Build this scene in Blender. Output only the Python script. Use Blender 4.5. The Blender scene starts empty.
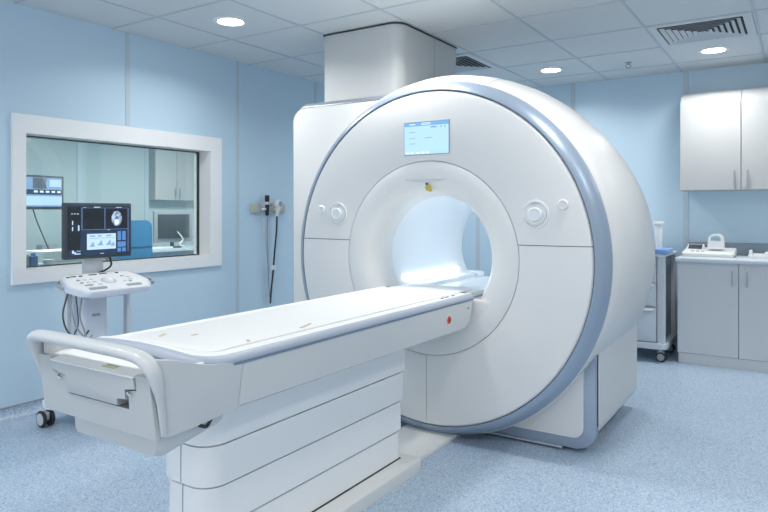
import bpy, bmesh, math, random
from mathutils import Vector, Matrix
random.seed(4)
S = bpy.context.scene
COL = S.collection
PI = math.pi

# ------------------------------------------------------------------ materials
def mat(name, col, rough=0.5, metal=0.0, spec=0.5, coat=0.0, bump=0.0, bscale=200, emis=None, estr=0.0):
    m = bpy.data.materials.new(name); m.use_nodes = True
    nt = m.node_tree; b = nt.nodes['Principled BSDF']
    b.inputs['Base Color'].default_value = (*col, 1)
    b.inputs['Roughness'].default_value = rough
    b.inputs['Metallic'].default_value = metal
    b.inputs['Specular IOR Level'].default_value = spec
    b.inputs['Coat Weight'].default_value = coat
    b.inputs['Coat Roughness'].default_value = 0.05
    if emis:
        b.inputs['Emission Color'].default_value = (*emis, 1); b.inputs['Emission Strength'].default_value = estr
    n = nt.nodes.new('ShaderNodeTexNoise'); n.inputs['Scale'].default_value = bscale
    tc = nt.nodes.new('ShaderNodeTexCoord'); nt.links.new(tc.outputs['Object'], n.inputs['Vector'])
    if bump > 0:
        bp = nt.nodes.new('ShaderNodeBump'); bp.inputs['Strength'].default_value = bump; bp.inputs['Distance'].default_value = 0.002
        nt.links.new(n.outputs['Fac'], bp.inputs['Height']); nt.links.new(bp.outputs['Normal'], b.inputs['Normal'])
    else:
        mr = nt.nodes.new('ShaderNodeMapRange')
        mr.inputs['To Min'].default_value = max(0, rough-0.02); mr.inputs['To Max'].default_value = min(1, rough+0.02)
        nt.links.new(n.outputs['Fac'], mr.inputs['Value']); nt.links.new(mr.outputs['Result'], b.inputs['Roughness'])
    return m

M = {}
M['wall'] = mat('wall_blue', (.55, .72, .85), .5, bump=.05, bscale=90)
M['wall_far'] = mat('rear_wall_white', (.72, .74, .75), .5)
M['wall_in'] = mat('control_wall_teal', (.50, .59, .61), .6)
M['batten'] = mat('batten', (.52, .62, .69), .45)
M['frame_white'] = mat('window_frame_white', (.88, .90, .91), .45)
M['tile'] = mat('ceiling_tile', (.66, .70, .725), .85, bump=.12, bscale=260)
M['grid'] = mat('ceiling_grid', (.50, .57, .63), .5)
M['shell'] = mat('scanner_white', (.80, .81, .81), .42, coat=.12)
M['shell2'] = mat('scanner_side_white', (.70, .72, .725), .27, coat=.2)
M['colm'] = mat('column_casing', (.56, .585, .60), .5)
M['warm'] = mat('barrel_white', (.68, .69, .69), .42, coat=.1)
M['bore'] = mat('bore_white', (.84, .90, .95), .35)
M['blue_trim'] = mat('blue_silver_trim', (.33, .41, .52), .34, metal=.3)
M['silver'] = mat('silver_trim', (.40, .455, .54), .42, metal=.05)
M['hsilver'] = mat('housing_silver', (.27, .31, .37), .4, metal=.3)
M['line_blue'] = mat('blue_line', (.16, .23, .33), .45)
M['recess_shade'] = mat('recess_shade_grey', (.60, .63, .66), .5)
M['seam'] = mat('dark_seam', (.07, .085, .10), .6)
M['seam_soft'] = mat('soft_seam', (.32, .37, .41), .5)
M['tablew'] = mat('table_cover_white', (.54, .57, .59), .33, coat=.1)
M['tend'] = mat('table_end_shaded', (.47, .50, .52), .36)  # table white darkened, shade of the end face put into the colour
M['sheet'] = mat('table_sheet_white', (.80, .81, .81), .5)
M['skirt'] = mat('pedestal_skirt', (.88, .90, .91), .45)
M['plinth'] = mat('plinth_cream', (.73, .75, .745), .5)
M['tan'] = mat('tan_strap', (.55, .50, .38), .7)
M['black'] = mat('black_plastic', (.012, .014, .018), .4)
M['dark'] = mat('dark_grey_plastic', (.05, .06, .07), .45)
M['rubber'] = mat('rubber', (.02, .022, .026), .6)
M['grey'] = mat('grey_plastic', (.33, .36, .39), .45)
M['lgrey'] = mat('light_grey_plastic', (.55, .60, .65), .4)
M['white'] = mat('white_plastic', (.80, .82, .84), .4)
M['consolew'] = mat('console_white', (.66, .71, .80), .35)
M['steel'] = mat('brushed_steel', (.50, .53, .56), .3, metal=.8)
M['cab'] = mat('cabinet_grey_laminate', (.62, .655, .69), .5)
M['cab_up'] = mat('wall_cabinet_white', (.50, .52, .53), .5)
M['counter'] = mat('countertop_light', (.60, .67, .74), .35)
M['splash'] = mat('backsplash_grey', (.30, .37, .44), .45)
M['cream'] = mat('cream_plate', (.50, .52, .46), .5)
M['yellow'] = mat('yellow_sticker', (.62, .48, .10), .5)
M['dyellow'] = mat('dull_yellow_label', (.55, .52, .30), .5)
M['red'] = mat('red_button', (.55, .05, .03), .4)
M['pinkring'] = mat('pale_pink_ring', (.80, .62, .60), .4)
M['chair'] = mat('blue_fabric', (.05, .24, .45), .7, bump=.1, bscale=400)
M['lblue'] = mat('blue_tray', (.20, .36, .68), .4)
M['bottle'] = mat('blue_bottle', (.06, .17, .42), .35)
M['greenish'] = mat('green_grey_plastic', (.26, .36, .34), .5)
M['cartbody'] = mat('trolley_body', (.58, .64, .70), .45)
M['slot'] = mat('vent_slot_dark', (.035, .05, .06), .8)
M['lamp'] = mat('downlight_lens', (.9, .9, .9), .5, emis=(1, .985, .96), estr=14)
M['borelamp'] = mat('bore_light_lens', (.9, .95, 1), .5, emis=(.88, .95, 1), estr=8)
M['bpink'] = mat('pinkish_white', (.82, .79, .80), .3)
M['lead'] = mat('clear_ring', (.80, .86, .89), .15, coat=.5)

def emat(name, col, s):
    m = bpy.data.materials.new(name); m.use_nodes = True
    nt = m.node_tree; b = nt.nodes['Principled BSDF']
    b.inputs['Base Color'].default_value = (*[c*.2 for c in col], 1); b.inputs['Roughness'].default_value = .25
    b.inputs['Emission Color'].default_value = (*col, 1); b.inputs['Emission Strength'].default_value = s
    n = nt.nodes.new('ShaderNodeTexNoise'); n.inputs['Scale'].default_value = 30
    mx = nt.nodes.new('ShaderNodeMapRange'); mx.inputs['To Min'].default_value = s*.85; mx.inputs['To Max'].default_value = s*1.15
    nt.links.new(n.outputs['Fac'], mx.inputs['Value']); nt.links.new(mx.outputs['Result'], b.inputs['Emission Strength'])
    return m
M['scr_navy'] = emat('screen_navy', (.012, .03, .075), 1)
M['scr_black'] = emat('screen_black', (.008, .011, .018), 1)
M['scr_blue'] = emat('screen_blue', (.09, .22, .50), 1)
M['scr_light'] = emat('screen_light', (.50, .68, .92), 1)
M['scr_white'] = emat('screen_white', (.75, .85, .95), 1)
M['scr_mid'] = emat('screen_mid', (.22, .36, .60), 1)
M['ui_bg'] = emat('ui_pale_blue', (.44, .68, .90), 1)
M['ui_head'] = emat('ui_header', (.17, .40, .72), 1)
M['ui_dark'] = emat('ui_text', (.15, .32, .50), 1)
M['ui_foot'] = emat('ui_footer', (.38, .64, .90), 1)
M['scr_grey'] = emat('screen_grey', (.10, .12, .15), 1)

def scan_mat():
    m = bpy.data.materials.new('brain_scan'); m.use_nodes = True
    nt = m.node_tree; b = nt.nodes['Principled BSDF']
    b.inputs['Base Color'].default_value = (.02, .02, .02, 1)
    v = nt.nodes.new('ShaderNodeTexVoronoi'); v.inputs['Scale'].default_value = 55
    n = nt.nodes.new('ShaderNodeTexNoise'); n.inputs['Scale'].default_value = 45
    tc = nt.nodes.new('ShaderNodeTexCoord')
    nt.links.new(tc.outputs['Object'], v.inputs['Vector']); nt.links.new(tc.outputs['Object'], n.inputs['Vector'])
    r = nt.nodes.new('ShaderNodeValToRGB')
    r.color_ramp.elements[0].position = .35; r.color_ramp.elements[0].color = (.06, .12, .25, 1)
    r.color_ramp.elements[1].position = .62; r.color_ramp.elements[1].color = (.50, .66, .86, 1)
    nt.links.new(n.outputs['Fac'], r.inputs['Fac']); nt.links.new(r.outputs['Color'], b.inputs['Emission Color'])
    b.inputs['Emission Strength'].default_value = 1
    return m
M['scan'] = scan_mat()

def floor_mat():
    m = bpy.data.materials.new('speckled_vinyl'); m.use_nodes = True
    nt = m.node_tree; b = nt.nodes['Principled BSDF']; L = nt.links.new
    tc = nt.nodes.new('ShaderNodeTexCoord')
    def vor(scale, lo, hi, c, prev, thr, seed):
        mp = nt.nodes.new('ShaderNodeMapping'); mp.inputs['Location'].default_value = (seed, seed*2, seed*.5)
        L(tc.outputs['Object'], mp.inputs['Vector'])
        v = nt.nodes.new('ShaderNodeTexVoronoi'); v.inputs['Scale'].default_value = scale
        L(mp.outputs['Vector'], v.inputs['Vector'])
        sep = nt.nodes.new('ShaderNodeSeparateColor'); L(v.outputs['Color'], sep.inputs['Color'])
        r = nt.nodes.new('ShaderNodeMapRange'); r.inputs['From Min'].default_value = thr; r.inputs['From Max'].default_value = thr+.02
        L(sep.outputs['Red'], r.inputs['Value'])
        mx = nt.nodes.new('ShaderNodeMix'); mx.data_type = 'RGBA'
        L(r.outputs['Result'], mx.inputs['Factor'])
        if isinstance(prev, tuple): mx.inputs['A'].default_value = prev
        else: L(prev, mx.inputs['A'])
        mx.inputs['B'].default_value = c
        return mx.outputs['Result']
    o = vor(190, 0, 1, (.30, .415, .56, 1), (.42, .53, .66, 1), .66, 1)
    o = vor(170, 0, 1, (.54, .63, .73, 1), o, .72, 5)
    o = vor(150, 0, 1, (.22, .34, .50, 1), o, .94, 9)
    n = nt.nodes.new('ShaderNodeTexNoise'); n.inputs['Scale'].default_value = 3; L(tc.outputs['Object'], n.inputs['Vector'])
    mr = nt.nodes.new('ShaderNodeMapRange'); mr.inputs['To Min'].default_value = .30; mr.inputs['To Max'].default_value = .42
    L(n.outputs['Fac'], mr.inputs['Value']); L(mr.outputs['Result'], b.inputs['Roughness'])
    L(o, b.inputs['Base Color'])
    return m
M['floor'] = floor_mat()

def glass_mat():
    m = bpy.data.materials.new('leaded_glass'); m.use_nodes = True
    nt = m.node_tree; L = nt.links.new
    for n in list(nt.nodes): nt.nodes.remove(n)
    out = nt.nodes.new('ShaderNodeOutputMaterial')
    t = nt.nodes.new('ShaderNodeBsdfTransparent'); t.inputs['Color'].default_value = (.88, .935, .93, 1)
    g = nt.nodes.new('ShaderNodeBsdfGlossy'); g.inputs['Roughness'].default_value = .02
    fr = nt.nodes.new('ShaderNodeFresnel'); fr.inputs['IOR'].default_value = 1.5
    mx = nt.nodes.new('ShaderNodeMixShader')
    L(fr.outputs[0], mx.inputs[0]); L(t.outputs[0], mx.inputs[1]); L(g.outputs[0], mx.inputs[2]); L(mx.outputs[0], out.inputs[0])
    return m
M['glass'] = glass_mat()

# ------------------------------------------------------------------ mesh helpers
def box(bm, x0, x1, y0, y1, z0, z1, bev=0.0, seg=2, rot=None, piv=None):
    v = [bm.verts.new((x, y, z)) for x in (x0, x1) for y in (y0, y1) for z in (z0, z1)]
    fs = [bm.faces.new([v[i] for i in q]) for q in ((0,1,3,2),(4,6,7,5),(0,4,5,1),(2,3,7,6),(0,2,6,4),(1,5,7,3))]
    allv = set(v)
    if bev > 0:
        es = list({e for f in fs for e in f.edges})
        r = bmesh.ops.bevel(bm, geom=es, offset=bev, segments=seg, profile=.5, affect='EDGES')
        allv |= set(r['verts'])
    allv = [q for q in allv if q.is_valid]
    if rot is not None:
        c = Vector(piv) if piv else Vector(((x0+x1)/2, (y0+y1)/2, (z0+z1)/2))
        for q in allv: q.co = rot @ (q.co - c) + c
    return allv

def rpoly(pts, r=0.0, n=6):
    """round polygon corners; r scalar or list"""
    out = []; N = len(pts)
    for i, p in enumerate(pts):
        ri = r[i] if isinstance(r, (list, tuple)) else r
        p = Vector(p); a = Vector(pts[i-1]); b = Vector(pts[(i+1) % N])
        if ri <= 0: out.append(tuple(p)); continue
        da = (a-p).normalized(); db = (b-p).normalized()
        ang = da.angle(db); d = min(ri/math.tan(ang/2), .49*(a-p).length, .49*(b-p).length); rr = d*math.tan(ang/2)
        c = p + (da+db).normalized()*(rr/math.sin(ang/2))
        s = p+da*d-c; e = p+db*d-c; tot = s.angle(e)
        sg = 1 if s.x*e.y - s.y*e.x > 0 else -1
        for k in range(n+1):
            t = sg*tot*k/n
            out.append((c.x+s.x*math.cos(t)-s.y*math.sin(t), c.y+s.x*math.sin(t)+s.y*math.cos(t)))
    return out

def prism(bm, pts, a0, a1, axis, bev=0.0, seg=2):
    """pts 2D; axis 'x': pts=(y,z); 'y': pts=(x,z); 'z': pts=(x,y)"""
    def P(p, a): return {'x': (a, p[0], p[1]), 'y': (p[0], a, p[1]), 'z': (p[0], p[1], a)}[axis]
    A = [bm.verts.new(P(p, a0)) for p in pts]; B = [bm.verts.new(P(p, a1)) for p in pts]
    f0 = bm.faces.new(A); f1 = bm.faces.new(B[::-1]); N = len(pts)
    fs = [bm.faces.new((A[i], B[i], B[(i+1) % N], A[(i+1) % N])) for i in range(N)]
    if bev > 0:
        es = list(set(f0.edges) | set(f1.edges))
        bmesh.ops.bevel(bm, geom=es, offset=bev, segments=seg, profile=.5, affect='EDGES')

def ringprism(bm, outer, inner, a0, a1, axis):
    """closed band between two equally sampled polygons"""
    def P(p, a): return {'x': (a, p[0], p[1]), 'y': (p[0], a, p[1]), 'z': (p[0], p[1], a)}[axis]
    N = len(outer)
    O0 = [bm.verts.new(P(p, a0)) for p in outer]; O1 = [bm.verts.new(P(p, a1)) for p in outer]
    I0 = [bm.verts.new(P(p, a0)) for p in inner]; I1 = [bm.verts.new(P(p, a1)) for p in inner]
    for i in range(N):
        j = (i+1) % N
        bm.faces.new((O0[i], O0[j], I0[j], I0[i])); bm.faces.new((O1[i], I1[i], I1[j], O1[j]))
        bm.faces.new((O0[i], O1[i], O1[j], O0[j])); bm.faces.new((I0[i], I0[j], I1[j], I1[i]))

def lathe(bm, prof, c, axis='x', seg=128, closed=True, rfun=None):
    """prof: list of (a, r) along the axis; c: centre in the two other coords"""
    rings = []
    for a, r in prof:
        ring = []
        for k in range(seg):
            t = 2*PI*k/seg
            rr = rfun(a, r, t) if rfun else r
            u, w = c[0]+rr*math.cos(t), c[1]+rr*math.sin(t)
            ring.append(bm.verts.new({'x': (a, u, w), 'y': (u, a, w), 'z': (u, w, a)}[axis]))
        rings.append(ring)
    n = len(rings)
    for i in range(n if closed else n-1):
        A, B = rings[i], rings[(i+1) % n]
        for k in range(seg):
            bm.faces.new((A[k], A[(k+1) % seg], B[(k+1) % seg], B[k]))
    if not closed:
        bm.faces.new(rings[0]); bm.faces.new(rings[-1][::-1])

def sweep(bm, path, prof, closed=False, up=Vector((0, 0, 1)), scl=None):
    """sweep closed 2D profile (u: sideways, w: up) along path"""
    P = [Vector(p) for p in path]; n = len(P); rings = []
    for i in range(n):
        a = P[i-1] if (i > 0 or closed) else P[i]; b = P[(i+1) % n] if (i < n-1 or closed) else P[i]
        t = (b-a).normalized(); s = t.cross(up)
        if s.length < 1e-4: s = Vector((1, 0, 0))
        s.normalize(); w = s.cross(t).normalized(); k = scl[i] if scl else 1
        rings.append([bm.verts.new(P[i]+s*u*k+w*v*k) for u, v in prof])
    m = len(prof)
    for i in range(n if closed else n-1):
        A, B = rings[i], rings[(i+1) % n]
        for k in range(m): bm.faces.new((A[k], A[(k+1) % m], B[(k+1) % m], B[k]))
    if not closed: bm.faces.new(rings[0][::-1]); bm.faces.new(rings[-1])

def circ(r, n=12, rx=None): return [(r*math.cos(2*PI*k/n), (rx or r)*math.sin(2*PI*k/n)) for k in range(n)]

def smooth_path(pts, n=8):
    P = [Vector(p) for p in pts]; out = []
    for i in range(len(P)-1):
        p0 = P[max(i-1, 0)]; p1 = P[i]; p2 = P[i+1]; p3 = P[min(i+2, len(P)-1)]
        for k in range(n):
            t = k/n
            out.append(.5*((2*p1)+(p2-p0)*t+(2*p0-5*p1+4*p2-p3)*t*t+(3*p1-p0-3*p2+p3)*t**3))
    out.append(P[-1]); return out

def tube(bm, pts, r, n=10, smooth=True, k=8):
    path = smooth_path(pts, k) if smooth else [Vector(p) for p in pts]
    # parallel transport
    T = []
    for i in range(len(path)):
        a = path[max(i-1, 0)]; b = path[min(i+1, len(path)-1)]; T.append((b-a).normalized())
    ref = Vector((0, 0, 1)) if abs(T[0].z) < .9 else Vector((1, 0, 0))
    s = T[0].cross(ref).normalized(); rings = []
    for i, p in enumerate(path):
        s = (s - T[i]*s.dot(T[i])).normalized(); w = T[i].cross(s)
        rr = r[i*len(r)//len(path)] if isinstance(r, list) else r
        rings.append([bm.verts.new(p+s*math.cos(2*PI*q/n)*rr+w*math.sin(2*PI*q/n)*rr) for q in range(n)])
    for i in range(len(rings)-1):
        A, B = rings[i], rings[i+1]
        for q in range(n): bm.faces.new((A[q], A[(q+1) % n], B[(q+1) % n], B[q]))
    bm.faces.new(rings[0][::-1]); bm.faces.new(rings[-1])

def cyl(bm, p0, p1, r, n=20, r1=None, bev=0):
    p0, p1 = Vector(p0), Vector(p1); t = (p1-p0).normalized()
    ref = Vector((0, 0, 1)) if abs(t.z) < .9 else Vector((1, 0, 0))
    s = t.cross(ref).normalized(); w = t.cross(s); r1 = r1 or r
    A = [bm.verts.new(p0+(s*math.cos(2*PI*q/n)+w*math.sin(2*PI*q/n))*r) for q in range(n)]
    B = [bm.verts.new(p1+(s*math.cos(2*PI*q/n)+w*math.sin(2*PI*q/n))*r1) for q in range(n)]
    f0 = bm.faces.new(A); f1 = bm.faces.new(B[::-1])
    for q in range(n): bm.faces.new((A[q], B[q], B[(q+1) % n], A[(q+1) % n]))
    if bev: bmesh.ops.bevel(bm, geom=list(set(f0.edges) | set(f1.edges)), offset=bev, segments=3, profile=.5, affect='EDGES')

def cut(bm, co, no, fill=True):
    g = bm.verts[:]+bm.edges[:]+bm.faces[:]
    r = bmesh.ops.bisect_plane(bm, geom=g, plane_co=co, plane_no=no, clear_outer=True, dist=1e-6)
    if fill:
        es = [e for e in r['geom_cut'] if isinstance(e, bmesh.types.BMEdge)]
        if es: bmesh.ops.holes_fill(bm, edges=es, sides=0)

ORG = {}
def new(): return bmesh.new()
def obj(name, bm, m, parent=None, ang=35, label=None):
    bmesh.ops.recalc_face_normals(bm, faces=bm.faces[:])
    if parent: org = ORG[parent.name]
    else:
        xs = [v.co for v in bm.verts]
        org = Vector(((min(v.x for v in xs)+max(v.x for v in xs))/2, (min(v.y for v in xs)+max(v.y for v in xs))/2, min(v.z for v in xs)))
    bmesh.ops.translate(bm, verts=bm.verts[:], vec=-org)
    me = bpy.data.meshes.new(name); bm.to_mesh(me); bm.free()
    me.polygons.foreach_set('use_smooth', [True]*len(me.polygons))
    me.set_sharp_from_angle(angle=math.radians(ang))
    me.materials.append(M[m])
    o = bpy.data.objects.new(name, me); COL.objects.link(o)
    if parent: o.parent = parent
    else: o.location = org
    ORG[o.name] = org
    if label: o['label'] = label
    return o
def thing(name, label, cat, loc, group=None):
    o = bpy.data.objects.new(name, None); COL.objects.link(o); o.location = loc; o.empty_display_size = .05
    ORG[o.name] = Vector(loc); o['label'] = label; o['category'] = cat
    if group: o['group'] = group
    return o
def tag(o, label, cat, group=None):
    o['label'] = label; o['category'] = cat
    if group: o['group'] = group
    return o
def struct(name, bm, m, parent=None, ang=35):
    o = obj(name, bm, m, parent, ang)
    if not parent: o['kind'] = 'structure'
    return o
def dup(root, loc, label):
    r = root.copy(); COL.objects.link(r); r.location = loc; r['label'] = label
    def rec(a, b):
        for ch in list(a.children):
            c = ch.copy(); COL.objects.link(c); c.parent = b; rec(ch, c)
    rec(root, r); return r
def Bx(*a, **k):
    bm = new(); box(bm, *a, **k); return bm

# ================================================================== SETTING
WL, WB, CH = 4.13, 6.57, 2.60        # left wall Y, back wall X, ceiling height
struct('floor', Bx(-2.2, WB+.15, -2.4, 7.0, -.05, 0), 'floor')
struct('ceiling', Bx(-2.2, WB+.15, -2.4, 7.0, CH, CH+.08), 'tile')
# ceiling grid bars
bm = new()
for k in range(-4, 7):
    x = 2.105+.676*k
    if -2.1 < x < WB: box(bm, x-.008, x+.008, -2.3, WL, CH-.004, CH+.01)
for k in range(-5, 6):
    y = .93+.675*k
    if -2.3 < y < WL: box(bm, -2.1, WB, y-.008, y+.008, CH-.0045, CH+.01)
struct('trim_1', bm, 'grid')
# left wall with the window opening
OX0, OX1, OZ0, OZ1 = 2.150, 3.685, .912, 1.798
bm = new(); Y0, Y1 = WL, WL+.18
box(bm, -2.2, OX0, Y0, Y1, 0, CH); box(bm, OX1, WB+.15, Y0, Y1, 0, CH)
box(bm, OX0, OX1, Y0, Y1, 0, OZ0); box(bm, OX0, OX1, Y0, Y1, OZ1, CH)
struct('wall_left', bm, 'wall')
struct('wall_back', Bx(WB, WB+.15, -2.4, WL, 0, CH), 'wall')
struct('wall_right', Bx(-2.2, WB+.15, -2.5, -2.4, 0, CH), 'wall_far')
# control room shell
struct('wall_control_far', Bx(1.2, WB+.15, 6.62, 6.72, 0, CH), 'wall_in')
struct('wall_control_left', Bx(1.1, 1.2, WL+.18, 6.9, 0, CH), 'wall_in')
struct('wall_control_right', Bx(WB, WB+.15, WL+.18, 6.8, 0, CH), 'wall_in')
# battens
def batten(n, axis, p, w=.034, m='batten'):
    bm = new()
    if axis == 'L': box(bm, p-w/2, p+w/2, WL-.005, WL, .06, CH, .001, 1)
    else: box(bm, WB-.005, WB, p-w/2, p+w/2, .06, CH, .001, 1)
    # two narrow recess lines either side
    o = struct('trim_%d' % n, bm, m)
for i, x in enumerate((-.35, .74, 1.83)): batten(2+i, 'L', x)
batten(5, 'L', 3.998); batten(6, 'L', 5.07)
bm = new(); box(bm, 2.905-.017, 2.905+.017, WL-.005, WL, 1.92, CH, .001, 1); struct('trim_7', bm, 'batten')
bm = new(); box(bm, 2.905-.017, 2.905+.017, WL-.005, WL, .06, .825, .001, 1); struct('trim_8', bm, 'batten')
batten(9, 'B', 1.957, .045); batten(10, 'B', 3.02, .045)
bm = new(); box(bm, WB-.005, WB, .875, .92, .06, CH, .001, 1); struct('trim_11', bm, 'batten')
for i, x in enumerate((4.06, 4.92)):
    struct('trim_%d' % (12+i), Bx(x-.03, x+.03, 6.613, 6.62, 0, CH), 'batten')
# coved vinyl skirting
def cove(a0, a1, side):
    bm = new(); r = .05; pts = []
    if side == 'L': # profile in y,z
        pts = [(WL, 0), (WL, .07), (WL-.004, .07)]+[(WL-.004-r+r*math.cos(t), .001+r-r*math.sin(t)) for t in [PI/2*k/5 for k in range(6)]]
        prism(bm, pts, a0, a1, 'x')
    else:
        pts = [(WB, 0), (WB, .07), (WB-.004, .07)]+[(WB-.004-r+r*math.cos(t), .001+r-r*math.sin(t)) for t in [PI/2*k/5 for k in range(6)]]
        prism(bm, pts, a0, a1, 'y')
    return bm
struct('baseboard_left', cove(-2.2, WB, 'L'), 'floor')
struct('baseboard_back', cove(-2.4, WL, 'B'), 'floor')
struct('trim_14', Bx(-2.2, WB, WL-.008, WL, .07, .078), 'grey')
struct('trim_15', Bx(WB-.008, WB, -2.4, WL, .07, .078), 'grey')
# window: frame, reveals, glass
w = bpy.data.objects.new('window_1', None); COL.objects.link(w); w.location = (2.93, WL, .83); ORG['window_1'] = Vector(w.location); w['kind'] = 'structure'
bm = new()
fx0, fx1, fz0, fz1 = 2.08, 3.797, .832, 1.907
ringprism(bm, [(fx0, fz0), (fx1, fz0), (fx1, fz1), (fx0, fz1)], [(OX0, OZ0), (OX1, OZ0), (OX1, OZ1), (OX0, OZ1)], WL-.022, WL, 'y')
ringprism(bm, [(OX0, OZ0), (OX1, OZ0), (OX1, OZ1), (OX0, OZ1)], [(OX0+.012, OZ0+.01), (OX1-.012, OZ0+.01), (OX1-.012, OZ1-.01), (OX0+.012, OZ1-.01)], WL-.022, WL+.18, 'y')
obj('window_frame', bm, 'frame_white', w)
bm = new(); ringprism(bm, [(OX0+.012, OZ0+.01), (OX1-.012, OZ0+.01), (OX1-.012, OZ1-.01), (OX0+.012, OZ1-.01)], [(OX0+.020, OZ0+.018), (OX1-.020, OZ0+.018), (OX1-.020, OZ1-.018), (OX0+.020, OZ1-.018)], WL+.115, WL+.14, 'y')
obj('gasket', bm, 'dark', w)
obj('pane', Bx(OX0+.015, OX1-.015, WL+.122, WL+.132, OZ0+.012, OZ1-.012), 'glass', w)

# ================================================================== CEILING FITTINGS
def downlight(loc, label):
    t = thing('ceiling_downlight', label, 'ceiling light', loc, 'round recessed ceiling downlights')
    x, y, z = loc; bm = new()
    lathe(bm, [(z+.004, .120), (z-.005, .118), (z-.008, .108), (z-.006, .088), (z+.004, .088)], (x, y), 'z', 48)
    obj('bezel', bm, 'white', t)
    bm = new(); lathe(bm, [(z+.002, .088), (z-.003, .086), (z-.004, .05)], (x, y), 'z', 48, closed=False)
    obj('lens', bm, 'lamp', t)
    return t
d0 = downlight((3.12, 3.29, CH), 'round lit downlight in the ceiling over the control room window')
def light(x, y, e=20, size=.3):
    l = bpy.data.lights.new('ceiling_lamp', 'AREA'); l.shape = 'DISK'; l.size = size; l.energy = e; l.color = (1, .975, .93); l.spread = math.radians(150)
    o = bpy.data.objects.new('ceiling_lamp', l); COL.objects.link(o); o.location = (x, y, CH-.012)
    o['kind'] = 'structure'
    return o
spots = [(5.823, .59, 'round lit downlight between the square vent and the wall cabinet'),
         (5.823, 1.94, 'round lit downlight above the scanner, left of the sprinkler'),
         (5.823, 3.29, 'round ceiling downlight out of sight overhead'), (3.12, 1.94, 'round ceiling downlight out of sight overhead'), (3.12, .59, 'round ceiling downlight out of sight overhead'),
         (3.12, -.76, 'round ceiling downlight out of sight overhead'), (.42, 3.29, 'round ceiling downlight out of sight overhead'), (.42, 1.94, 'round ceiling downlight out of sight overhead'),
         (.42, .59, 'round ceiling downlight out of sight overhead'), (.42, -.76, 'round ceiling downlight out of sight overhead'), (5.823, -.76, 'round ceiling downlight out of sight overhead')]
for x, y, lb in spots: dup(d0, (x, y, CH), lb)
for x, y in [(3.12, 3.29)]+[(s[0], s[1]) for s in spots]: light(x, y, 9.5)
# unseen lamps added to light the control room, without fixtures
for x in (2.6, 5.0): light(x, 5.15, 40, .6)

def vent(cx, cy, label):
    t = thing('ceiling_vent', label, 'air vent', (cx, cy, CH), 'square ceiling air diffusers')
    z = CH; h = .325; bm = new()
    sq = lambda a: [(cx-a, cy-a), (cx+a, cy-a), (cx+a, cy+a), (cx-a, cy+a)]
    ringprism(bm, sq(h), sq(h-.055), z-.008, z+.002, 'z'); obj('frame', bm, 'tile', t)
    obj('duct_opening', Bx(cx-h+.05, cx+h-.05, cy-h+.05, cy+h-.05, z-.0005, z+.001), 'slot', t)
    a = h-.055; n = 7
    for side in range(4):
        for k in range(n):
            d = a*(1-(k+.45)/n); L = d
            bm = new()
            R = Matrix.Rotation(side*PI/2, 4, 'Z')
            # slanted blade, running along y at x = d, trapezoid following the diagonal
            wd = .030; hh = .016
            P = [(d, -L, z-.014), (d-wd*.8, -(L-wd*.8), z-.001), (d-wd*.8, (L-wd*.8), z-.001), (d, L, z-.014)]
            P2 = [(p[0]+.003, p[1], p[2]) for p in P]
            A = [bm.verts.new(R @ (Vector((p[0], p[1], 0)))+Vector((cx, cy, p[2]))) for p in P]
            B = [bm.verts.new(R @ (Vector((p[0], p[1], 0)))+Vector((cx, cy, p[2]+.001))) for p in P2]
            bm.faces.new(A); bm.faces.new(B[::-1])
            for i in range(4): bm.faces.new((A[i], B[i], B[(i+1) % 4], A[(i+1) % 4]))
            obj('louver', bm, 'lgrey', t)
    return t
vent(5.147, .592, 'square air vent with angled louvres, in front of the wall cabinet')
vent(5.147, 2.618, 'square air vent just behind the ceiling column above the scanner')
t = thing('fire_sprinkler', 'small metal sprinkler head in the ceiling near the back wall', 'sprinkler', (5.9, 1.27, CH))
bm = new(); lathe(bm, [(CH, .03), (CH-.004, .03), (CH-.008, .012), (CH-.02, .011)], (5.9, 1.27), 'z', 24, closed=False); obj('escutcheon', bm, 'grey', t)
bm = new(); tube(bm, [(5.9, 1.285, CH-.018), (5.9, 1.29, CH-.035), (5.9, 1.27, CH-.048)], .003, 6); tube(bm, [(5.9, 1.255, CH-.018), (5.9, 1.25, CH-.035), (5.9, 1.27, CH-.048)], .003, 6)
cyl(bm, (5.9, 1.27, CH-.048), (5.9, 1.27, CH-.051), .018, 16); obj('deflector', bm, 'grey', t)

# ================================================================== CEILING COLUMN
t = thing('service_column', 'pale boxed service column from ceiling down behind the scanner', 'duct', (4.16, 2.63, 2.05))
pts = rpoly([(3.735, 2.30), (4.60, 2.30), (4.60, 2.965), (3.735, 2.965)], [.09, .02, .02, .02], 10)
bm = new(); prism(bm, pts, 2.05, CH-.012, 'z'); obj('casing', bm, 'colm', t, 25)
obj('side_seam', Bx(4.228, 4.232, 2.2985, 2.30, 2.05, CH-.012), 'seam_soft', t)
bm = new(); prism(bm, rpoly([(3.728, 2.293), (4.607, 2.293), (4.607, 2.972), (3.728, 2.972)], [.092, .02, .02, .02], 10), CH-.014, CH-.0046, 'z'); obj('ceiling_gasket', bm, 'dark', t)

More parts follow.
